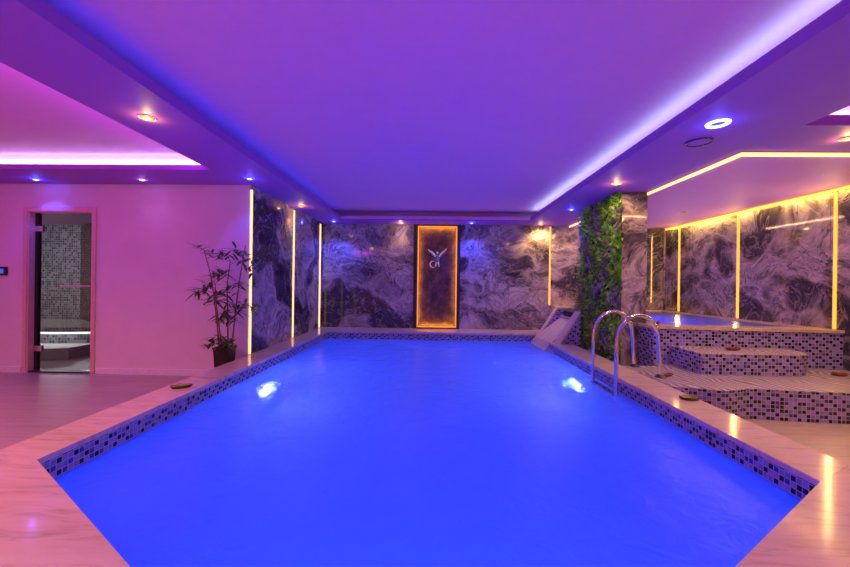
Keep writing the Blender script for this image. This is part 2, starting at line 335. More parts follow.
# ------------------------------------------------------------------ mesh builder
class MB:
    def __init__(s): s.v = []; s.f = []; s.uv = []; s.mi = []; s.cur = 0; s.smooth = []
    def face(s, pts, uvs=None, smooth=False):
        i = len(s.v); s.v += [tuple(p) for p in pts]; s.f.append(list(range(i, i + len(pts))))
        if uvs is None:
            a, b_, c = Vector(pts[0]), Vector(pts[1]), Vector(pts[2])
            n = (b_ - a).cross(c - a); ax = max(range(3), key=lambda k: abs(n[k]))
            uvs = [((p[1], p[2]), (p[0], p[2]), (p[0], p[1]))[ax] for p in pts]
        s.uv += list(uvs); s.mi.append(s.cur); s.smooth.append(smooth)
    def grid(s, rows, closed_u=False, smooth=True, uvs=None):
        """rows of points sharing vertices"""
        base = len(s.v); n = len(rows[0])
        for r in rows: s.v += [tuple(p) for p in r]
        for i in range(len(rows) - 1):
            for j in range(n if closed_u else n - 1):
                k = (j + 1) % n
                s.f.append([base + i * n + j, base + i * n + k, base + (i + 1) * n + k, base + (i + 1) * n + j])
                s.uv += [(j * .05, i * .05), ((j + 1) * .05, i * .05), ((j + 1) * .05, (i + 1) * .05), (j * .05, (i + 1) * .05)]
                s.mi.append(s.cur); s.smooth.append(smooth)
        return base, n
    def fan(s, ring, tip, flip=False):
        for j in range(len(ring)):
            a, b_ = ring[j], ring[(j + 1) % len(ring)]
            s.face([b_, a, tip] if flip else [a, b_, tip])
    def box(s, x0, x1, y0, y1, z0, z1):
        p = lambda x, y, z: (x, y, z)
        s.face([(x0, y0, z0), (x1, y0, z0), (x1, y0, z1), (x0, y0, z1)]); s.face([(x1, y1, z0), (x0, y1, z0), (x0, y1, z1), (x1, y1, z1)])
        s.face([(x0, y1, z0), (x0, y0, z0), (x0, y0, z1), (x0, y1, z1)]); s.face([(x1, y0, z0), (x1, y1, z0), (x1, y1, z1), (x1, y0, z1)])
        s.face([(x0, y0, z1), (x1, y0, z1), (x1, y1, z1), (x0, y1, z1)]); s.face([(x0, y1, z0), (x1, y1, z0), (x1, y0, z0), (x0, y0, z0)])
        return s
    def prism(s, poly, z0, z1, top=True, bottom=True, sides=True, topmat=None):
        """poly counter-clockwise seen from above"""
        u = 0.0; n = len(poly)
        if sides:
            for i in range(n):
                a, b_ = poly[i], poly[(i + 1) % n]; l = math.hypot(b_[0] - a[0], b_[1] - a[1])
                s.face([(*a, z0), (*b_, z0), (*b_, z1), (*a, z1)], [(u, z0), (u + l, z0), (u + l, z1), (u, z1)]); u += l
        k = s.cur
        if topmat is not None: s.cur = topmat
        if top: s.face([(*p, z1) for p in poly])
        s.cur = k
        if bottom: s.face([(*p, z0) for p in reversed(poly)])
        return s
    def prism_y(s, prof, y0, y1):
        """profile in XZ extruded along Y"""
        n = len(prof)
        s.face([(x, y0, z) for x, z in prof]); s.face([(x, y1, z) for x, z in reversed(prof)])
        for i in range(n):
            a, b_ = prof[i], prof[(i + 1) % n]; l = math.hypot(b_[0] - a[0], b_[1] - a[1])
            s.face([(a[0], y1, a[1]), (b_[0], y1, b_[1]), (b_[0], y0, b_[1]), (a[0], y0, a[1])], [(y1, 0), (y1, l), (y0, l), (y0, 0)])
        return s
    def tube(s, path, rad, n=12, cap=True):
        path = [Vector(p) for p in path]; rows = []
        rads = rad if isinstance(rad, (list, tuple)) else [rad] * len(path)
        up = None
        for i, p in enumerate(path):
            t = (path[min(i + 1, len(path) - 1)] - path[max(i - 1, 0)]).normalized()
            if up is None: up = Vector((0, 0, 1)) if abs(t.z) < 0.9 else Vector((0, 1, 0))
            x = t.cross(up).normalized(); up = x.cross(t).normalized()
            rows.append([p + (x * cos(2 * pi * k / n) + up * sin(2 * pi * k / n)) * rads[i] for k in range(n)])
        s.grid(rows, True)
        if cap: s.face(list(reversed(rows[0]))); s.face(rows[-1])
        return s
    def lathe(s, prof, n=28, c=(0, 0, 0), axis='z'):
        def P(r, h, a):
            if axis == 'z': return (c[0] + r * cos(a), c[1] + r * sin(a), c[2] + h)
            if axis == 'x': return (c[0] + h, c[1] + r * cos(a), c[2] + r * sin(a))
            return (c[0] + r * cos(a), c[1] + h, c[2] + r * sin(a))
        rows = [[P(max(r, 1e-4), h, 2 * pi * k / n) for k in range(n)] for r, h in prof]
        s.grid(rows, True); return s
    def build(s, name, mats, parent=None, loc=None):
        me = bpy.data.meshes.new(name)
        off = Vector(loc) if loc is not None else Vector((0, 0, 0))
        me.from_pydata([tuple(Vector(p) - off) for p in s.v], [], s.f)
        ul = me.uv_layers.new(name='UVMap')
        flat = []
        for u in s.uv: flat += [u[0], u[1]]
        ul.data.foreach_set('uv', flat)
        for m in (mats if isinstance(mats, (list, tuple)) else [mats]): me.materials.append(M[m])
        me.polygons.foreach_set('material_index', s.mi); me.polygons.foreach_set('use_smooth', s.smooth); me.update()
        o = bpy.data.objects.new(name, me); COL.objects.link(o)
        if parent is not None: o.parent = parent; o.location = off - parent.location if False else off
        elif loc is not None: o.location = off
        return o

def tag(o, label, cat, group=None, kind=None):
    o['label'] = label; o['category'] = cat
    if group: o['group'] = group
    if kind: o['kind'] = kind
    return o
def thing(name, label, cat, loc=(0, 0, 0), group=None):
    o = bpy.data.objects.new(name, None); o.empty_display_size = 0.1; COL.objects.link(o); o.location = loc
    return tag(o, label, cat, group)
def struct(o): o['kind'] = 'structure'; return o
def copy_tree(o, parent=None):
    c = o.copy(); COL.objects.link(c)
    if parent is not None: c.parent = parent
    for ch in o.children: copy_tree(ch, c)
    return c

# ------------------------------------------------------------------ room dimensions
XL, XR = -7.0, 4.70          # outer left wall, spa wall
YB = 7.83                    # rear marble wall
YD = 4.735                   # wall with the glass door
XS = -2.34                   # marble wall left of the pool
YF = -3.0
ZS, ZT, ZLIP = 2.43, 2.62, 2.51
PX0, PX1, PY1 = -2.03, 1.87, 7.2
ZC, ZW = 0.28, 0.13          # coping top, water level
XCL, XCR = -2.34, 2.20       # outer edges of the coping
POOL = [(-2.03, 1.89), (-0.59, 0.95), (0.52, 0.95), (1.87, 1.87), (1.87, PY1), (-2.03, PY1)]   # counter-clockwise

# floor
b = MB()
for x0, x1, y0, y1 in ((XL, XCL + .08, YF, 8.0), (XCR - .08, XR, YF, YB), (XCL + .08, XCR - .08, YF, 0.4), (XCL + .08, XCR - .08, 7.5, YB)):
    b.face([(x0, y0, 0), (x1, y0, 0), (x1, y1, 0), (x0, y1, 0)])
struct(b.build('floor', 'floor'))

# walls
DX0, DX1, DZ = -5.235, -4.385, 2.075        # door opening
b = MB()
for y, fl in ((YD, 1), (YD + 0.12, 0)):
    for x0, x1, z0, z1 in ((XL, DX0, 0, ZT), (DX1, XS, 0, ZT), (DX0, DX1, DZ, ZT)):
        b.face([(x0, y, z0), (x1, y, z0), (x1, y, z1), (x0, y, z1)])
b.face([(DX0, YD, 0), (DX0, YD + .12, 0), (DX0, YD + .12, DZ), (DX0, YD, DZ)])
b.face([(DX1, YD, 0), (DX1, YD + .12, 0), (DX1, YD + .12, DZ), (DX1, YD, DZ)])
b.face([(DX0, YD, DZ), (DX0, YD + .12, DZ), (DX1, YD + .12, DZ), (DX1, YD, DZ)])
struct(b.build('wall_left', 'paint'))
b = MB(); b.face([(XL, YF, 0), (XL, YD, 0), (XL, YD, ZT), (XL, YF, ZT)]); struct(b.build('wall_outer_left', 'paint'))
b = MB(); b.face([(XL, YF, 0), (XR, YF, 0), (XR, YF, ZT), (XL, YF, ZT)]); struct(b.build('wall_front', 'paint'))

def marble_wall(name, a, c, z0, z1, widths, seed, rows=(1.0,)):
    """wall of bookmatched slabs from a to c (xy), slab widths given"""
    b = MB(); A, Cc = Vector(a), Vector(c); d = (Cc - A); ln = d.length; d.normalize(); t = 0; k = 0
    g = 0.0025
    while t < ln - 0.01:
        wd = min(widths[k % len(widths)], ln - t)
        p, q = A + d * (t + g), A + d * (t + wd - g)
        u0, u1 = seed, seed + wd; seed += wd
        b.face([(p.x, p.y, z0), (q.x, q.y, z0), (q.x, q.y, z1), (p.x, p.y, z1)], [(u0, z0), (u1, z0), (u1, z1), (u0, z1)])
        t += wd; k += 1
        seed += 1.7 if k % 2 == 0 else 0.0
    return struct(b.build(name, 'marble'))
marble_wall('wall_left_marble', (XS, YD), (XS, YB), 0, ZT, (1.46, 1.46, 1.0), 1.0)
marble_wall('wall_back', (XS, YB), (-0.44, YB), 0, ZT, (0.95, 0.95), 11.3)
marble_wall('wall_back_middle', (0.52, YB), (2.36, YB), 0, ZT, (1.0, 0.84), 43.6)
marble_wall('wall_back_spa', (2.36, YB), (XR, YB), 0, ZT, (1.15, 1.15), 21.0)
marble_wall('wall_right', (XR, YB), (XR, YF), 0, ZT, (0.8, 1.05, 1.36, 1.05, 1.3), 31.4)
# dark seam backing behind slabs
b = MB(); b.box(XS - .06, XS - .005, YD + .125, YB, 0, ZT); b.box(XS, -0.44, YB + .005, YB + .06, 0, ZT); b.box(0.52, XR, YB + .005, YB + .06, 0, ZT); b.box(XR + .005, XR + .06, YF, YB, 0, ZT)
b.box(-0.44, 0.52, YB + .09, YB + .12, 0, ZT)
struct(b.build('wall_backing', 'darkmetal'))
b = MB(); b.box(XL, DX0 - .07, YD - .014, YD, 0, .075); b.box(DX1 + .07, XS, YD - .014, YD, 0, .075)
struct(b.build('baseboard_left', 'trimwhite'))

# ceiling: soffits, lips and the trays above
b = MB()
def plate(x0, x1, y0, y1): b.box(x0, x1, y0, y1, ZS, ZS + .02)
TX0, TX1, TY1, TY0 = -1.85, 1.82, 7.30, -1.0         # pool tray
LX, LY = -2.47, 4.10                                 # left tray corner
RX0, RX1, RY0, RY1 = 2.75, 4.42, 0.2, 2.90           # small right tray
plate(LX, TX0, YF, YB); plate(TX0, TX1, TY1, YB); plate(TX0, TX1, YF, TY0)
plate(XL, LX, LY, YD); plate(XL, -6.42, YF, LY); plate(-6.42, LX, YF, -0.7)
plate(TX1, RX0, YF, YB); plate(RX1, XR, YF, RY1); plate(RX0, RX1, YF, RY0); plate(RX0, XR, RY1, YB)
t = 0.018
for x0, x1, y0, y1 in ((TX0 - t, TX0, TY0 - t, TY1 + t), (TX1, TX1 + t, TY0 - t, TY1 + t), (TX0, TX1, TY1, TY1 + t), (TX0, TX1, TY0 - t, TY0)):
    b.cur = 1 if (x0, y0) == (TX0, TY1) else 0  # back lip takes the lighter paint, standing in for stronger light there
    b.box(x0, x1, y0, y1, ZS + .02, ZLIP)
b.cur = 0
for x0, x1, y0, y1 in ((LX, LX + t, -0.7 - t, LY + t), (-6.42 - t, -6.42, -0.7 - t, LY + t), (-6.42, LX, LY, LY + t), (-6.42, LX, -0.7 - t, -0.7)):
    b.box(x0, x1, y0, y1, ZS + .02, ZS + .055)
for x0, x1, y0, y1 in ((RX0 - t, RX0, RY0 - t, RY1 + t), (RX1, RX1 + t, RY0 - t, RY1 + t), (RX0, RX1, RY1, RY1 + t), (RX0, RX1, RY0 - t, RY0)):
    b.box(x0, x1, y0, y1, ZS + .02, ZLIP)
def cove_back(x0, x1, y0, y1, g):
    b.cur = 1
    b.box(x0 - g - .03, x0 - g, y0 - g, y1 + g, ZS + .02, ZT); b.box(x1 + g, x1 + g + .03, y0 - g, y1 + g, ZS + .02, ZT)
    b.box(x0 - g, x1 + g, y1 + g, y1 + g + .03, ZS + .02, ZT); b.box(x0 - g, x1 + g, y0 - g - .03, y0 - g, ZS + .02, ZT)
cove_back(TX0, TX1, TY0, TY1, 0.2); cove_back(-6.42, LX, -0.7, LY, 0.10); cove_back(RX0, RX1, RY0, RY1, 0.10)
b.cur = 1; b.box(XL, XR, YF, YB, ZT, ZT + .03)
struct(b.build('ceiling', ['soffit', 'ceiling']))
b = MB(); b.box(2.75, XR, 3.48, YB, 2.392, ZS)
struct(b.build('ceiling_spa', 'ceiling'))

# steam room shell behind the glass door
b = MB()
def wq(x0, y0, x1, y1, z0, z1): b.face([(x0, y0, z0), (x1, y1, z0), (x1, y1, z1), (x0, y0, z1)], [(0, z0), (math.hypot(x1 - x0, y1 - y0), z0), (math.hypot(x1 - x0, y1 - y0), z1), (0, z1)])
wq(-8.2, 7.4, -7.1, 7.4, 0, 2.3); wq(-8.2, YD + .121, -8.2, 7.4, 0, 2.3)
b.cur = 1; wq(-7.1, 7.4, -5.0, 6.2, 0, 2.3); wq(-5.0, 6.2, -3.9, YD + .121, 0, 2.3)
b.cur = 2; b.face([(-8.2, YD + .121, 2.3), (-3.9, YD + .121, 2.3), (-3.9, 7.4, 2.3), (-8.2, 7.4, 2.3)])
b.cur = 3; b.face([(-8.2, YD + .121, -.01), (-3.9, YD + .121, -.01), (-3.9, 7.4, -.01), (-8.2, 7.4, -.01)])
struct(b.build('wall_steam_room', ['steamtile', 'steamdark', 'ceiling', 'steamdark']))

# ------------------------------------------------------------------ pool
def offset_poly(poly, d):
    n = len(poly); out = []
    for i in range(n):
        p0, p1, p2 = Vector(poly[i - 1]), Vector(poly[i]), Vector(poly[(i + 1) % n])
        e1 = (p1 - p0).normalized(); e2 = (p2 - p1).normalized()
        n1 = Vector((e1.y, -e1.x)); n2 = Vector((e2.y, -e2.x)); bis = (n1 + n2).normalized(); k = d / bis.dot(n1)
        out.append(tuple(p1 + bis * k))
    return out
WALLP = offset_poly(POOL, 0.018)
b = MB(); u = 0
for i in range(len(WALLP)):
    a, c = WALLP[i], WALLP[(i + 1) % len(WALLP)]; l = math.hypot(c[0] - a[0], c[1] - a[1])
    b.cur = 0; b.face([(*c, 0.088), (*a, 0.088), (*a, 0.25), (*c, 0.25)], [(u + l, 0.088), (u, 0.088), (u, 0.25), (u + l, 0.25)])
    b.cur = 1; b.face([(*c, -1.25), (*a, -1.25), (*a, 0.088), (*c, 0.088)]); u += l
b.cur = 1; b.face([(*p, -1.25) for p in WALLP])
struct(b.build('pool_basin', ['tile', 'basin']))
# coping and near deck, slabs with thin joints
b = MB(); cop = []
A, Fp, E, D, Cc, Bk = POOL
slabs = [
    [(XCL, 1.86), A, (A[0], 4.3), (XCL, 4.3)], [(XCL, 4.302), (A[0], 4.302), (A[0], PY1), (XCL, YB), ],
    [(A[0], PY1), (PX1, PY1), (XCR, YB), (XCL, YB)],
    [D, (XCR, 2.05), (XCR, 4.6), (PX1, 4.6)], [(PX1, 4.602), (XCR, 4.602), (XCR, 6.215), (PX1, 6.215)], [(PX1, 7.235), (XCR, 7.235), (XCR, YB), (PX1 , 7.28)],
    [(XCL, -1.2), (-0.03, -1.2), (-0.03, 0.95), Fp, A, (XCL, 1.858)], [(-0.028, -1.2), (XCR, -1.2), (XCR, 2.048), D, E, (-0.028, 0.95)],
]
for p in slabs: b.prism(p, 0.248, ZC)
struct(b.build('pool_coping', 'coping'))
b = MB()
b.box(XCL + .03, XCL + .06, -1.15, YB, 0, .248); b.box(XCR - .06, XCR - .03, -1.15, YB, 0, .248); b.box(XCL + .03, XCR - .03, -1.15, -1.12, 0, .248)
struct(b.build('pool_curb', 'spatile'))
# water with gentle real ripples
def water(name, poly, z, m, label, cat, parent=None):
    bb = MB(); bb.face([(*p, z) for p in poly]); o = bb.build(name, m, parent)
    return o
o = water('pool_water', WALLP, ZW, 'water', '', 'water')
tag(o, 'glowing bright blue water filling the large swimming pool', 'water', kind='stuff')

# underwater lamps
for x, y, s, lab in ((PX0 - .016, 4.55, 1, 'underwater lamp glowing white on the left pool wall'), (PX1 + .016, 5.02, -1, 'underwater lamp glowing white on the right pool wall beside the ladder')):
    r = thing('pool_lamp', lab, 'lamp', (x, y, -0.72), 'underwater pool lamps')
    bb = MB(); bb.lathe([(0.20, 0), (0.24, 0), (0.245, 0.012 * s), (0.235, 0.025 * s), (0.21, 0.025 * s), (0.20, 0.012 * s)], 28, (0, 0, 0), 'x'); bb.build('trim_ring', 'steel', r)
    bb = MB(); bb.lathe([(0.205, 0.012 * s), (0.14, 0.026 * s), (0.07, 0.038 * s), (0.0, 0.042 * s)], 28, (0, 0, 0), 'x'); bb.build('lens', 'lamp_lens', r)

# ------------------------------------------------------------------ column with planted face
b = MB(); CX0, CX1, CY0, CY1 = 2.42, 2.745, 4.97, 6.20
b.face([(CX0, CY0, 0), (CX1, CY0, 0), (CX1, CY0, ZS), (CX0, CY0, ZS)], [(54.2, 0), (54.53, 0), (54.53, 2.43), (54.2, 2.43)])
b.face([(CX1, CY0, 0), (CX1, CY1, 0), (CX1, CY1, ZS), (CX1, CY0, ZS)]); b.face([(CX1, CY1, 0), (CX0, CY1, 0), (CX0, CY1, ZS), (CX1, CY1, ZS)])
b.face([(CX0, CY1, 0), (CX0, CY0, 0), (CX0, CY0, ZS), (CX0, CY1, ZS)])
struct(b.build('column', 'marble'))
vg = thing('living_wall', 'green living wall of small leafy plants covering the pool side of the column', 'living wall', (CX0, 5.6, 0))
b = MB(); b.box(CX0 - .018, CX0 - .001, CY0 + .05, CY1, 0.02, ZS - .005); b.build('backing_panel', 'backing', vg).location = -vg.location
b = MB()
def leaf(bb, base, d, up, ln, wd, fold=0.25):
    d = d.normalized(); s = d.cross(up); s = s.normalized() if s.length > 1e-4 else Vector((1, 0, 0)); n = s.cross(d)
    mid = base + d * ln * 0.5 + n * ln * 0.08; tip = base + d * ln - n * ln * 0.06
    l = mid + s * wd * 0.5 - n * wd * fold; r = mid - s * wd * 0.5 - n * wd * fold
    bb.face([base, l, tip, mid]); bb.face([base, mid, tip, r])
for i in range(6200):
    y = random.uniform(CY0 - .012, CY1 + .03) if i % 9 else random.uniform(CY0 - .03, CY0 + .03); z = random.uniform(0.03, ZS - .02); depth = 0.03 + 0.05 * random.random() ** 1.5
    x = CX0 - .008 - depth * random.random() * 1.2
    patch = sin(y * 9 + 2 * sin(z * 5)) + sin(z * 7 + 3 * sin(y * 6)) + random.uniform(-1.0, 1.0)
    b.cur = 0 if patch > -0.25 else (2 if patch < -1.3 else 1)
    d = Vector((-random.uniform(0.0, 0.7), random.uniform(-0.9, 0.6), random.uniform(-0.9, 0.8)))
    leaf(b, Vector((x, y, z)), d, Vector((-1, -0.25, 0.5)), random.uniform(0.05, 0.10), random.uniform(0.025, 0.05))
fo = b.build('foliage', ['moss', 'mossdark', 'mosspurple'], vg); fo.location = -vg.location

# ------------------------------------------------------------------ waterfall chute in the far right corner
ch = thing('waterfall_chute', 'stone and mosaic waterfall chute sloping into the far right corner of the pool', 'waterfall', (2.1, 6.7, 0.13))
prof = [(1.90, 0.10), (2.62, 0.10), (2.62, 0.77), (2.34, 0.77)]
def chpart(name, m, fn):
    bb = MB(); fn(bb); o = bb.build(name, m, ch); o.location = -ch.location; return o
Y0, Y1 = 5.98, 7.23
def front_cheek(bb):
    bb.prism_y([(1.90, 0.14), (2.298, 0.14), (2.298, 0.775)], Y0 + .002, 6.215)
def back_cheek(bb):
    bb.prism_y([(1.90, 0.14), (2.62, 0.14), (2.62, 0.775), (2.298, 0.775)], Y1 - .14, Y1 - .002)
chpart('side_cheek', 'spatile', front_cheek)
chpart('side_cheek', 'spatile', back_cheek)
chpart('slide', 'coping', lambda bb: bb.prism_y([(1.79, 0.06), (2.55, 0.06), (2.55, 0.63), (2.36, 0.63), (1.895, 0.262), (1.80, 0.135)], 6.217, Y1 - .142))
def caps(bb):
    for y0, y1, xe in ((Y0, 6.216, 2.30), (Y1 - .141, Y1, 2.62)):
        bb.prism_y([(1.868, 0.13), (1.892, 0.122), (2.30, 0.774), (xe + .001, 0.774), (xe + .001, 0.795), (2.288, 0.795)], y0, y1)
    bb.box(2.49, 2.62, 6.217, Y1 - .142, 0.632, 0.795)
    bb.box(2.33, 2.37, 6.217, Y1 - .142, 0.632, 0.655)
    bb.prism([(2.27, Y1 + .001), (2.72, Y1 + .001), (2.72, YB - .002), (2.40, YB - .002)], 0.70, 0.795)
    bb.prism([(2.30, Y1 + .001), (2.70, Y1 + .001), (2.70, YB - .004), (2.42, YB - .004)], 0.02, 0.70)
chpart('stone_cap', 'coping', caps)
chpart('spout_slot', 'black', lambda bb: bb.prism_y([(2.40, 0.634), (2.488, 0.634), (2.488, 0.78), (2.40, 0.74)], 6.24, Y1 - .16))

# ------------------------------------------------------------------ spa: tub and steps
spa = thing('spa_tub', 'raised spa tub with purple mosaic walls and blue water below the marble wall', 'hot tub', (3.7, 4.6, 0))
def spapart(name, m, fn, p=spa):
    bb = MB(); fn(bb); o = bb.build(name, m, p); o.location = -spa.location if p is spa else (0, 0, 0); return o
TF = [(2.65, 4.63), (4.695, 4.46)]
def tubwalls(bb):
    bb.prism([TF[0], TF[1], (4.695, 4.60), (2.76, 4.77), (2.76, 4.965), (2.65, 4.965)], 0.0, 0.70)
spapart('tub_wall', 'spatile', tubwalls)
def tubwalls(bb):
    bb.prism([(2.65, 6.21), (2.75, 6.21), (2.75, YB - .005), (2.65, YB - .005)], 0.0, 0.70)
spapart('tub_wall', 'spatile', tubwalls)
def rim(bb):
    bb.prism([(2.635, 4.612), (4.695, 4.442), (4.695, 4.70), (2.90, 4.86), (2.90, 4.965), (2.635, 4.965)], 0.70, 0.735)
    bb.prism([(4.58, 4.712), (4.695, 4.702), (4.695, YB - .003), (4.58, YB - .1)], 0.70, 0.735)
    bb.prism([(2.75, YB - .1), (4.58, YB - .1), (4.693, YB - .003), (2.75, YB - .003)], 0.70, 0.735)
    bb.prism([(2.75, 4.97), (2.90, 4.97), (2.90, YB - .102), (2.75, YB - .102)], 0.70, 0.735)
spapart('stone_rim', 'coping', rim)
def tubfloor(bb): bb.face([(2.76, 4.6, 0.05), (4.69, 4.5, 0.05), (4.69, 7.8, 0.05), (2.76, 7.8, 0.05)])
spapart('tub_floor', 'basin', tubfloor)
spapart('tub_water', 'spawater', lambda bb: bb.face([(2.74, 4.72, 0.708), (4.69, 4.56, 0.708), (4.69, 7.82, 0.708), (2.74, 7.82, 0.708)]))

def smooth_curve(pts, n=8):
    out = []
    for i in range(len(pts) - 1):
        p0 = pts[max(i - 1, 0)]; p1 = pts[i]; p2 = pts[i + 1]; p3 = pts[min(i + 2, len(pts) - 1)]
        for k in range(n):
            t = k / n
            out.append(tuple(0.5 * ((2 * p1[j]) + (-p0[j] + p2[j]) * t + (2 * p0[j] - 5 * p1[j] + 4 * p2[j] - p3[j]) * t * t + (-p0[j] + 3 * p1[j] - 3 * p2[j] + p3[j]) * t ** 3) for j in (0, 1)))
    out.append(pts[-1]); return out
s1 = thing('spa_step', 'low wide mosaic step with a wavy front at the foot of the spa', 'step', (3.4, 4.0, 0), 'spa steps')
front = smooth_curve([(2.21, 3.56), (2.40, 3.54), (2.62, 3.47), (2.92, 3.55), (3.25, 3.51), (3.8, 3.47), (4.695, 3.45)])
poly = front + [(4.695, 4.455), (2.65, 4.625), (2.65, 4.50), (2.21, 4.46)]
b = MB(); b.prism(poly, 0.001, 0.276, top=False); o = b.build('riser', 'spatile', s1); o.location = -s1.location
b = MB(); b.prism(poly, 0.276, 0.281, bottom=False); o = b.build('tread', 'tread', s1); o.location = -s1.location
s2 = thing('spa_step', 'upper mosaic step with a rounded end against the spa wall', 'step', (3.4, 4.3, 0.281), 'spa steps')
arc = [(3.78 + 0.30 * sin(a), 4.06 + 0.30 * (1 - cos(a))) for a in [k * pi / 2 / 8 for k in range(9)]]
poly = [(2.83, 4.07)] + arc + [(4.08, 4.505), (2.83, 4.609)]
b = MB(); b.prism(poly, 0.282, 0.50, top=False); o = b.build('riser', 'spatile', s2); o.location = -s2.location
b = MB(); b.prism(poly, 0.50, 0.505, bottom=False); o = b.build('tread', 'tread', s2); o.location = -s2.location

# ------------------------------------------------------------------ ladder
ld = thing('pool_ladder', 'stainless steel pool ladder with two curved handrails over the right coping', 'ladder', (2.0, 4.1, 0.28))
def rail_path(ya, yb):
    pts = [(1.78, ya, -0.75), (1.78, ya, -0.2), (1.78, ya, 0.3), (1.78, ya, 0.62)]
    cx, r, rz = 2.03, 0.25, 0.28
    for k in range(1, 12):
        a = pi - k * pi / 12; f = (1 - cos(k * pi / 12)) / 2
        pts.append((cx + r * cos(a) + 0.02 * f, ya + (yb - ya) * f, 0.64 + rz * sin(a)))
    pts += [(2.30, yb, 0.62), (2.31, yb, 0.5), (2.325, yb, 0.29)]
    return pts
for ya, yb in ((4.27, 4.44), (3.73, 3.93)):
    b = MB(); b.tube(rail_path(ya, yb), 0.021, 14); h = b.build('handrail', 'steel', ld); h.location = -ld.location
    b = MB(); b.lathe([(0.02, 0.03), (0.03, 0.028), (0.045, 0.012), (0.055, 0.0)], 24, (2.325, yb, 0.282)); f = b.build('floor_flange', 'darkmetal', h)
for z, dx in ((0.145, 0.0), (-0.12, 0.0), (-0.38, 0.0)):
    b = MB(); b.box(1.745, 1.815, 3.75, 4.25, z - .015, z + .006); tr_ = b.build('ladder_tread', 'steel', ld); tr_.location = -ld.location

# ------------------------------------------------------------------ leaf shaped dishes
def dish(lab, x, y, z, ln, wd, rot, m):
    r = thing('leaf_dish', lab, 'dish', (x, y, z + .001), 'leaf shaped dishes'); r.rotation_euler = (0, 0, rot)
    n = 28; bb = MB()
    def outline(k, s, h):
        a = 2 * pi * k / n; p = 1 + 0.16 * cos(a) ** 3
        w_ = sin(a) * (1 - 0.25 * max(0, cos(a)))
        return (ln / 2 * cos(a) * s * p, wd / 2 * w_ * s, h + (0.007 * abs(sin(3 * a)) * (s > .9)))
    rows = [[outline(k, s, h) for k in range(n)] for s, h in ((0.02, 0.008), (0.45, 0.008), (0.78, 0.011), (0.93, 0.018))]
    bb.grid(rows, True); bb.build('dish_bowl', m, r)
    bb = MB(); rows = [[outline(k, s, h) for k in range(n)] for s, h in ((0.93, 0.018), (1.0, 0.021), (1.03, 0.015), (0.85, 0.003), (0.5, 0.0))]
    bb.grid(rows, True); bb.face([outline(k, 0.5, 0.0) for k in range(n)][::-1]); bb.build('rolled_rim', 'dish_rim' if m == 'dish_green' else 'dish_red', r)
    bb = MB(); bb.tube([(-ln * .42, 0, .011), (0, 0, .0105), (ln * .45, 0, .015), (ln * .62, 0.01, .022)], [.004, .005, .004, .003], 8); bb.build('midrib', 'dish_rim', r)
    return r
dish('yellow green leaf dish on the coping left of the pool', -2.19, 3.21, ZC, 0.16, 0.085, radians(28), 'dish_green')
dish('green leaf dish on the coping right of the pool, in front of the steps', 2.10, 3.17, ZC, 0.145, 0.085, radians(-20), 'dish_green')
dish('small dark red leaf dish standing by the foot of the nearer ladder handrail', 2.42, 3.99, 0.282, 0.13, 0.09, radians(10), 'dish_red')
dish('dark red leaf dish on the upper rounded spa step', 3.36, 4.34, 0.506, 0.17, 0.10, radians(5), 'dish_red')
dish('dark red leaf dish at the right end of the low spa step', 4.33, 4.15, 0.282, 0.17, 0.095, radians(0), 'dish_red')
dish('tiny dark leaf dish on the stone rim of the spa tub beside the column', 2.79, 4.82, 0.736, 0.11, 0.08, radians(20), 'dish_red')

# ------------------------------------------------------------------ glass door of the steam room
dr = bpy.data.objects.new('door_1', None); COL.objects.link(dr); dr.location = ((DX0 + DX1) / 2, YD, 0)
tag(dr, 'framed clear glass door of the mosaic steam room', 'door', kind='structure')
def drpart(name, m, fn, p=None):
    bb = MB(); fn(bb); o = bb.build(name, m, p or dr)
    if p is None: o.location = -dr.location
    return o
def frame(bb):
    bb.box(DX0 - .05, DX0 + .0, YD - .02, YD + .01, 0, DZ + .05); bb.box(DX1 - .0, DX1 + .05, YD - .02, YD + .01, 0, DZ + .05); bb.box(DX0, DX1, YD - .02, YD + .01, DZ, DZ + .05)
    bb.box(DX0, DX0 + .012, YD - .005, YD + .118, 0, DZ); bb.box(DX1 - .012, DX1, YD - .005, YD + .118, 0, DZ); bb.box(DX0 + .012, DX1 - .012, YD - .005, YD + .118, DZ - .012, DZ)
drpart('door_frame', 'copper', frame)
pane_ = drpart('glass_pane', 'glass', lambda bb: bb.box(DX0 + .06, DX1 - .016, YD + .085, YD + .095, 0.02, DZ - .016))
drpart('hinge_post', 'black', lambda bb: bb.box(DX0 + .013, DX0 + .058, YD + .07, YD + .11, 0, DZ - .013))
for z in (1.86, 0.30): drpart('hinge', 'steel', lambda bb: bb.box(DX0 + .014, DX0 + .13, YD + .055, YD + .084, z - .035, z + .035), pane_)
def hb(bb):
    bb.tube([(-4.83, YD + .03, 1.12), (-4.45, YD + .03, 1.12)], 0.011, 10); bb.tube([(-4.80, YD + .03, 1.12), (-4.80, YD + .084, 1.12)], 0.008, 8); bb.tube([(-4.48, YD + .03, 1.12), (-4.48, YD + .084, 1.12)], 0.008, 8)
drpart('door_handle', 'copper', hb, pane_)
drpart('threshold', 'darkmetal', lambda bb: bb.box(DX0, DX1, YD, YD + .118, 0.0, 0.018))

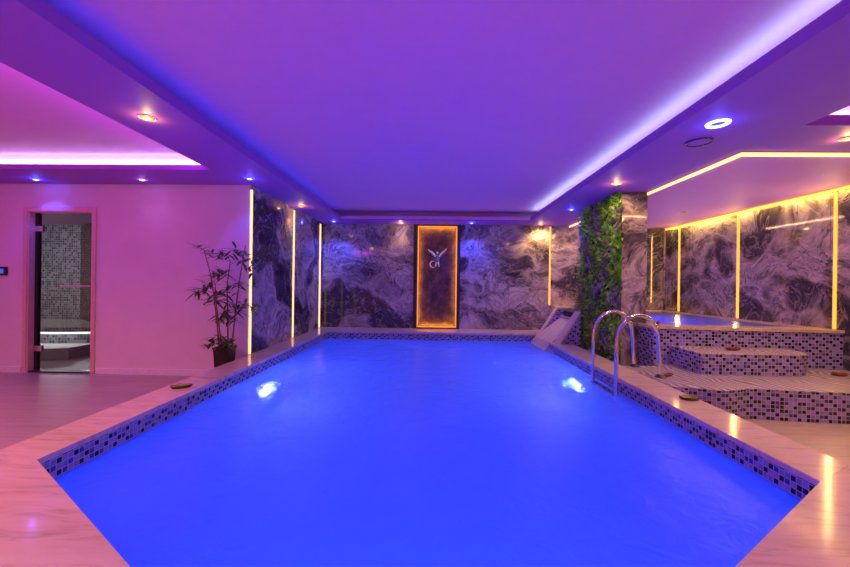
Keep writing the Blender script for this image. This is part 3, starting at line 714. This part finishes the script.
# benches inside the steam room
def bench_line(off): return [(-8.1 + k * (3.0 / 16), 5.62 - off + 0.55 * (k / 16) + 0.10 * sin(pi * k / 16 * 2)) for k in range(15)]
bt = thing('steam_bench', 'curved mosaic bench edged with a bright light strip inside the steam room', 'bench', (-6.4, 6.1, 0))
pts = bench_line(0); back = [(pts[-1][0], pts[-1][1] + .12), (-6.9, 7.2), (-8.1, 7.2)]
b = MB(); b.prism(pts + back, 0.0, 0.36); o = b.build('bench_front', 'steamtile', bt); o.location = -bt.location
b = MB(); b.prism([(x, y - .035) for x, y in pts] + back, 0.362, 0.43); o = b.build('bench_seat', 'steamtile', bt); o.location = -bt.location
b = MB(); b.tube([(x, y - .025, 0.345) for x, y in pts], 0.014, 6); o = b.build('led_strip', 'led_white', bt); o.location = -bt.location
ft = thing('steam_footrest', 'low curved pale footrest in front of the steam room bench', 'footrest', (-6.2, 5.5, 0))
p2 = bench_line(0.50); b = MB(); b.prism(p2 + [(x, y - .002) for x, y in reversed(pts)], 0.0, 0.15, ); o = b.build('step_body', 'footrest', ft); o.location = -ft.location
b = MB(); b.prism([(x, y - .02) for x, y in p2] + [(x, y - .002) for x, y in reversed(pts)], 0.151, 0.175); o = b.build('step_top', 'footrest', ft); o.location = -ft.location
lit = [Vector((x, y - .05, 0.32)) for x, y in pts]
for k in (0, 4, 8, 10): strip_light('bench_led_light', lit[k], lit[k + 4], (0, -0.7, -0.7), 0.03, 0.9, (1.0, 0.97, 1.0))
strip_light('bench_amber_light', (-7.4, 6.5, 1.3), (-6.2, 6.4, 1.3), (0, 0.1, -1), 0.05, 3, (1.0, 0.5, 0.06))

# wall controller
cp = thing('control_panel', 'small black wall controller with a blue screen left of the glass door', 'controller', (-5.60, YD, 1.30))
b = MB(); b.box(-.10, .10, -.022, -.001, -.055, .055); b.build('casing', 'black', cp)
b = MB(); b.box(-.06, .065, -.0235, -.0222, -.03, .03); b.build('screen', 'screen', cp)

# ------------------------------------------------------------------ bamboo
bp_ = thing('potted_bamboo', 'tall bamboo plant with dark green leaves in a dark square pot beside the marble wall', 'plant', (-2.50, 4.46, 0))
b = MB()
def ringsq(h, z): return [(-h, -h, z), (h, -h, z), (h, h, z), (-h, h, z)]
b.grid([ringsq(.07, 0), ringsq(.09, .40), ringsq(.097, .40), ringsq(.097, .425), ringsq(.08, .425), ringsq(.08, .39)], True, smooth=False); b.face(ringsq(.07, 0)[::-1])
pot_ = b.build('pot', 'pot', bp_)
b = MB(); b.face(ringsq(.085, .392)); b.build('soil', 'soil', pot_)
def P(px, py, Y=4.46):   # picture sketch of the cane tips turned into local metres
    return Vector(((px - 434.5) * Y / 378 + 2.50, 0, 1.21 + (281 - py) * Y / 378))
canes = [[(219, 350), (217, 320), (213, 280), (207, 252)], [(225, 350), (226, 310), (228, 285), (233, 262)], [(230, 350), (234, 315), (240, 275), (246, 245)], [(223, 350), (222, 325), (222, 300), (224, 283)]]
tops = []
for ci, c in enumerate(canes):
    pts = []
    for k, (px, py) in enumerate(c):
        v = P(px, py); v.y = (-.03, .03, .0, -.05)[ci] + (-.10, -.16, -.08, -.2)[ci] * k / 3; pts.append(v)
    cur = [Vector((p[0], pts[0].y + (pts[-1].y - pts[0].y) * t / (3 * 6), p[1])) for t, p in enumerate(smooth_curve([(v.x, v.z) for v in pts], 6))]
    rad = [0.0095 * (1 - 0.6 * t / len(cur)) + (0.0018 if t % 3 == 0 else 0) for t in range(len(cur))]
    b = MB(); b.tube(cur, rad, 8); b.build('cane', 'cane', bp_); tops.append(cur)
b = MB()
def blade(base, d, ln, wd):
    d = d.normalized(); s = d.cross(Vector((0, 0, 1))); s = s.normalized() if s.length > .05 else Vector((1, 0, 0)); prev = None
    for k in range(5):
        t = k / 4; w_ = wd * sin(pi * min(1, 0.08 + t * 0.92)) ** 0.8 * (1 - 0.3 * t); p = base + d * ln * t + Vector((0, 0, -0.15 * ln * t * t))
        cur = (p - s * w_ / 2 + Vector((0, 0, .12 * w_)), p, p + s * w_ / 2 + Vector((0, 0, .12 * w_)))
        if prev: b.face([prev[0], cur[0], cur[1], prev[1]]); b.face([prev[1], cur[1], cur[2], prev[2]])
        prev = cur
clusters = [(198, 248, 4), (207, 252, 3), (214, 257, 5), (229, 255, 8), (235, 252, 5), (246, 258, 9), (243, 262, 6), (254, 270, 5), (213, 275, 7), (222, 275, 10), (205, 292, 8), (212, 286, 8), (225, 293, 9), (232, 288, 6), (218, 298, 8), (228, 300, 7), (238, 305, 8), (206, 304, 4), (219, 314, 8), (230, 318, 7), (238, 308, 6), (255, 308, 4), (247, 308, 3), (224, 320, 7), (218, 343, 8), (226, 344, 8), (234, 342, 7), (222, 338, 6), (240, 285, 5)]
for px, py, n in clusters:
    c = P(px, py); c.y = random.uniform(-.22, .06)
    near = min((p for t in tops for p in t), key=lambda q: (q - c).length)
    b.tube([near, (near + c) / 2 + Vector((0, 0, .015)), c], [.003, .0025, .002], 5)
    for k in range(int(n * 1.9)):
        a = random.uniform(0, 2 * pi)
        d = Vector((cos(a), sin(a) * 0.8, random.uniform(-.55, .75)))
        blade(c + Vector((random.uniform(-.05, .05), random.uniform(-.03, .03), random.uniform(-.045, .045))), d, random.uniform(.11, .19), random.uniform(.028, .044))
b.build('foliage', 'bleaf', bp_)

# ------------------------------------------------------------------ lit copper panel and ornament on the rear wall
pn = thing('lit_wall_panel', 'tall dark copper panel with a glowing amber border in the middle of the rear marble wall', 'wall panel', (0.04, YB, 0.28))
def pnpart(name, m, fn):
    bb = MB(); fn(bb); o = bb.build(name, m, pn); o.location = -pn.location; return o
def pframe(bb):
    bb.box(-0.44, -0.36, YB - .03, YB + .085, 0.28, 2.43); bb.box(0.455, 0.52, YB - .03, YB + .085, 0.28, 2.43)
    bb.box(-0.36, 0.455, YB - .03, YB + .085, 2.40, 2.43); bb.box(-0.36, 0.455, YB - .03, YB + .085, 0.28, 0.305)
pnpart('panel_frame', 'darkmetal', pframe)
def psurf(bb):
    n, k = 24, 56; rows = []
    for j in range(k + 1):
        rows.append([(-0.36 + 0.815 * i / n, YB + .075 - 0.010 * random.random(), 0.305 + 2.095 * j / k) for i in range(n + 1)])
    base = len(bb.v); bb.grid(rows, False, True)
    bb.uv = [(bb.v[i][0], bb.v[i][2]) for f in bb.f for i in f]
pnpart('copper_sheet', 'copperpanel', psurf)
pnpart('border_led', 'led_amber', lambda bb: bb.box(-0.359, -0.340, YB - .02, YB + .05, 0.306, 2.399))
pnpart('border_led', 'led_amber', lambda bb: bb.box(0.435, 0.454, YB - .02, YB + .05, 0.306, 2.399))
pnpart('border_led', 'led_amber', lambda bb: bb.box(-0.339, 0.434, YB - .02, YB + .05, 2.382, 2.399))
pnpart('border_led', 'led_amber', lambda bb: bb.box(-0.339, 0.434, YB - .02, YB + .05, 0.306, 0.322))
strip_light('panel_border_light', (-0.335, YB + .02, 0.35), (-0.335, YB + .02, 2.35), (1, 0.5, 0), 0.03, 3.2, (1, .42, .03))
strip_light('panel_border_light', (0.430, YB + .02, 0.35), (0.430, YB + .02, 2.35), (-1, 0.5, 0), 0.03, 3.2, (1, .42, .03))
strip_light('panel_border_light', (-0.3, YB + .02, 2.375), (0.4, YB + .02, 2.375), (0, 0.5, -1), 0.03, 2, (1, .42, .03))
strip_light('panel_border_light', (-0.3, YB + .02, 0.33), (0.4, YB + .02, 0.33), (0, 0.5, 1), 0.03, 2, (1, .42, .03))
ORN_SCALE = 0.8
orn = thing('wall_ornament', 'small pale figure with raised wings and blue body mounted on the copper panel', 'ornament', (0.05, YB - .02, 1.72))
orn.scale = (ORN_SCALE,) * 3
b = MB(); b.lathe([(0.0, -.10), (.035, -.08), (.055, -.02), (.06, .04), (.045, .09), (.02, .12), (0.0, .13)], 16); o = b.build('body', 'blueceramic', orn)
b = MB(); b.lathe([(0, -.032), (.022, -.022), (.03, 0), (.022, .022), (0, .032)], 14, (0, 0, .16)); b.build('head', 'ceramic', orn)
for s in (-1, 1):
    b = MB(); rows = []
    for k in range(9):
        t = k / 8; cx = s * (0.04 + 0.20 * t); cz = 0.06 + 0.17 * t ** 0.8 + (0.03 if s > 0 else 0) * t; w_ = 0.055 * (1 - 0.55 * t) + 0.004
        rows.append([(cx + w_ * .3 * cos(a) * s, 0.018 * sin(a), cz + w_ * cos(a)) for a in [2 * pi * j / 10 for j in range(10)]])
    b.grid(rows, True); b.face(rows[-1]); b.face(rows[0][::-1]); b.build('wing', 'ceramic', orn)
    b = MB(); b.tube([(s * .02, 0, -.07), (s * .03, -.005, -.13), (s * .045, 0, -.20)], [.022, .018, .012], 10); b.build('leg', 'ceramic', orn)
b = MB(); b.tube([(-.11 + .075 * cos(a), 0, -.14 + .085 * sin(a)) for a in [radians(60) + k * radians(240) / 14 for k in range(15)]], [.006 + .014 * sin(pi * k / 14) for k in range(15)], 8); b.build('crescent', 'ceramic', orn)
b = MB(); b.box(-.02, .02, .0, .09, -.02, .02); b.build('wall_bracket', 'darkmetal', orn)
spot('ornament_light', (0.05, YB - .35, 2.41), 6, (0.85, 0.8, 1.0), 26, 0.7, 0.02, (0, .42, -.75))

# ------------------------------------------------------------------ LED lines
def led(lab, x0, x1, y0, y1, z0, z1, m, group, light=None):
    c = ((x0 + x1) / 2, (y0 + y1) / 2, z0)
    r = thing('led_strip', lab, 'light strip', c, group)
    sx, sy, sz = x1 - x0, y1 - y0, z1 - z0
    bb = MB(); bb.box(x0, x1, y0, y1, z0, z1); o = bb.build('diffuser', m, r); o.location = -r.location
    e = 0.006; bb = MB()
    if sz > max(sx, sy):
        bb.box(x0 - (e if sx > sy * .5 else 0), x1 + (e if sx > sy * .5 else 0), y0 - e, y1 + e, z1, z1 + .008)
    elif sx > sy: bb.box(x0, x1, y0, y1, z1, z1 + .004)
    else: bb.box(x0, x1, y0, y1, z1, z1 + .004)
    o = bb.build('end_cap' if sz > max(sx, sy) else 'channel', 'darkmetal', r); o.location = -r.location
    return r
G1 = 'vertical light strips on the marble left of the pool'
led('tall cream light strip at the corner where the pink wall meets the marble', XS - .004, XS + .014, YD - .012, YD + .020, 0.29, 2.37, 'led_cream', G1)
led('cream light strip between slabs in the middle of the left marble wall', XS + .001, XS + .012, 6.17, 6.21, 0.29, 2.39, 'led_cream', G1)
led('cream light strip in the far corner between left and rear marble walls', XS + .001, XS + .014, 7.60, 7.65, 0.29, 2.39, 'led_cream', G1)
led('gold light strip on the rear marble wall above the waterfall chute', 2.345, 2.375, YB - .012, YB - .001, 0.80, 2.41, 'led_gold', None)
G2 = 'vertical light strips on the spa marble wall'
led('gold light strip on the spa marble above the right end of the low step', XR - .014, XR - .001, 4.540, 4.572, 0.74, 2.34, 'led_gold', G2)
led('gold light strip on the middle of the spa wall', XR - .014, XR - .001, 5.958, 5.996, 0.74, 2.34, 'led_gold', G2)
led('gold light strip on the spa wall nearest the column', XR - .014, XR - .001, 7.37, 7.41, 0.74, 2.34, 'led_gold', G2)
led('gold light line running along the top of the spa marble wall', XR - .03, XR - .001, 3.5, YB - .02, 2.352, 2.388, 'led_gold', None)
led('bright cream light line on the front edge of the spa ceiling panel', 2.742, XR - .001, 3.466, 3.478, 2.390, 2.424, 'led_cream', 'light lines around the spa ceiling panel')
led('bright cream light line on the pool side edge of the spa ceiling panel', 2.738, 2.749, 3.47, YB - .01, 2.390, 2.424, 'led_cream', 'light lines around the spa ceiling panel')
def up_wash(): pass
for y in (4.58, 5.995, 7.39): strip_light('spa_ceiling_wash', (XR - .03, y, 0.85), (XR - .03, y, 2.3), (-1, 0, 0), 0.03, 6, (1, .56, .16))
strip_light('spa_wall_wash', (XR - .06, 3.6, 2.36), (XR - .06, YB - .1, 2.36), (0.5, 0, -1), 0.03, 18, (1, .60, .11))
for y, p in ((4.58, 3.5), (5.995, 3.5), (7.39, 3.5)):
    pass

# ------------------------------------------------------------------ ceiling downlights
def downlight(lab, x, y, kind, power, r=0.062, angle=110, direction=(0, 0, -1), beam='downlight_beam'):
    t_ = thing('downlight', lab, 'ceiling light', (x, y, ZS), 'ceiling downlights')
    bb = MB(); bb.lathe([(r * .78, -.001), (r * .80, -.007), (r * .86, -.008), (r * .93, -.005), (r * .95, -.0005)], 28); bb.build('trim_ring', 'trimwhite', t_)
    bb = MB(); bb.lathe([(r * .50, -.012), (r * .62, -.014), (r * .79, -.004)], 24); bb.build('reflector', 'halo_' + kind, t_)  # glows to widen the lens with painted bloom
    bb = MB(); bb.lathe([(0, -.020), (r * .25, -.019), (r * .42, -.016), (r * .5, -.012)], 24); bb.build('lens', {'warm': 'lens_warm', 'blue': 'lens_blue', 'white': 'lens_white'}[kind], t_)
    col = {'warm': WARM, 'blue': BLUE, 'white': (0.40, 0.15, 1.0)}[kind]
    point('downlight_halo', (x, y, ZS - .045), {'warm': 1.6, 'blue': 1.1, 'white': 0.3}[kind], col, 0.0)
    spot(beam, (x, y, ZS - .02), power, col, angle, 0.6, 0.03, direction)
downlight('warm downlight in the ceiling beam nearest the camera above the left coping', -2.17, 2.78, 'warm', 13, beam='warm_beam')
downlight('blue downlight in the soffit above the glass door', -4.89, 4.50, 'blue', 34, beam='blue_door')
downlight('dim white downlight in the soffit between glass door and bamboo', -3.55, 4.48, 'white', 4, beam='white_door')
downlight('blue downlight in the soffit above the bamboo plant', -2.20, 4.41, 'blue', 34, beam='blue_door')
downlight('warm downlight above the middle of the left marble wall', -2.16, 6.02, 'warm', 16, beam='warm_marble')
downlight('blue downlight at the far left corner of the marble walls', -2.02, 7.47, 'blue', 110, beam='blue_marble')
downlight('warm downlight over the rear marble left of the lit panel', -0.71, 7.62, 'warm', 16, beam='warm_marble')
downlight('blue downlight over the rear marble right of the lit panel', 0.72, 7.52, 'blue', 110, beam='blue_marble')
downlight('warm downlight over the rear marble near the waterfall chute', 2.11, 7.62, 'warm', 85, angle=130, direction=(0.1, 0.35, -1), beam='warm_chute')
downlight('blue downlight just behind the living wall', 2.17, 6.10, 'blue', 45, beam='blue_green')
downlight('warm downlight in front of the column and living wall', 2.145, 4.54, 'warm', 50, angle=120, direction=(0.35, 0.7, -1.2), beam='warm_column')
downlight('bright warm downlight at the right edge above the spa steps', 3.32, 3.14, 'warm', 120, beam='warm_spa')
rl = thing('ring_light', 'round blue ring light glowing in the soffit right of the pool', 'ceiling light', (2.089, 2.862, ZS))
b = MB(); b.lathe([(.048, -.002), (.05, -.012), (.062, -.016), (.076, -.012), (.08, -.001)], 32); b.build('glowing_ring', 'lens_blue', rl)
b = MB(); b.lathe([(0, -.006), (.03, -.006), (.047, -.002)], 24); b.build('centre_cap', 'darkmetal', rl)
point('ring_light_halo', (2.089, 2.862, ZS - .05), 1.6, BLUE, 0.0)
spot('ring_light_beam', (2.089, 2.862, ZS - .03), 14, BLUE, 150, 0.5, 0.06)
sd = thing('ceiling_speaker', 'round flush ceiling speaker with a dark edge beside the ring light', 'speaker', (2.208, 3.238, ZS))
b = MB(); b.lathe([(.085, -.0005), (.09, -.008), (.10, -.010), (.105, -.0005)], 32); b.build('rim', 'darkmetal', sd)
b = MB(); b.lathe([(0, -.006), (.05, -.006), (.085, -.003)], 28); b.build('grille', 'soffit', sd)
for a in (0.6, 2.7, 4.8):
    b = MB(); b.lathe([(0, -.013), (.006, -.012), (.008, -.009)], 10, (.095 * cos(a), .095 * sin(a), 0)); b.build('screw', 'steel', sd)
cv = thing('ceiling_vent', 'small oval air vent in the spa ceiling panel near the column', 'vent', (3.9, 6.05, 2.392))
b = MB(); b.lathe([(.05, -.001), (.055, -.008), (.075, -.008), (.08, -.0005)], 28); b.build('vent_rim', 'trimwhite', cv)
b = MB(); b.lathe([(0, -.003), (.03, -.003), (.05, -.002)], 24); b.build('vent_core', 'darkmetal', cv)
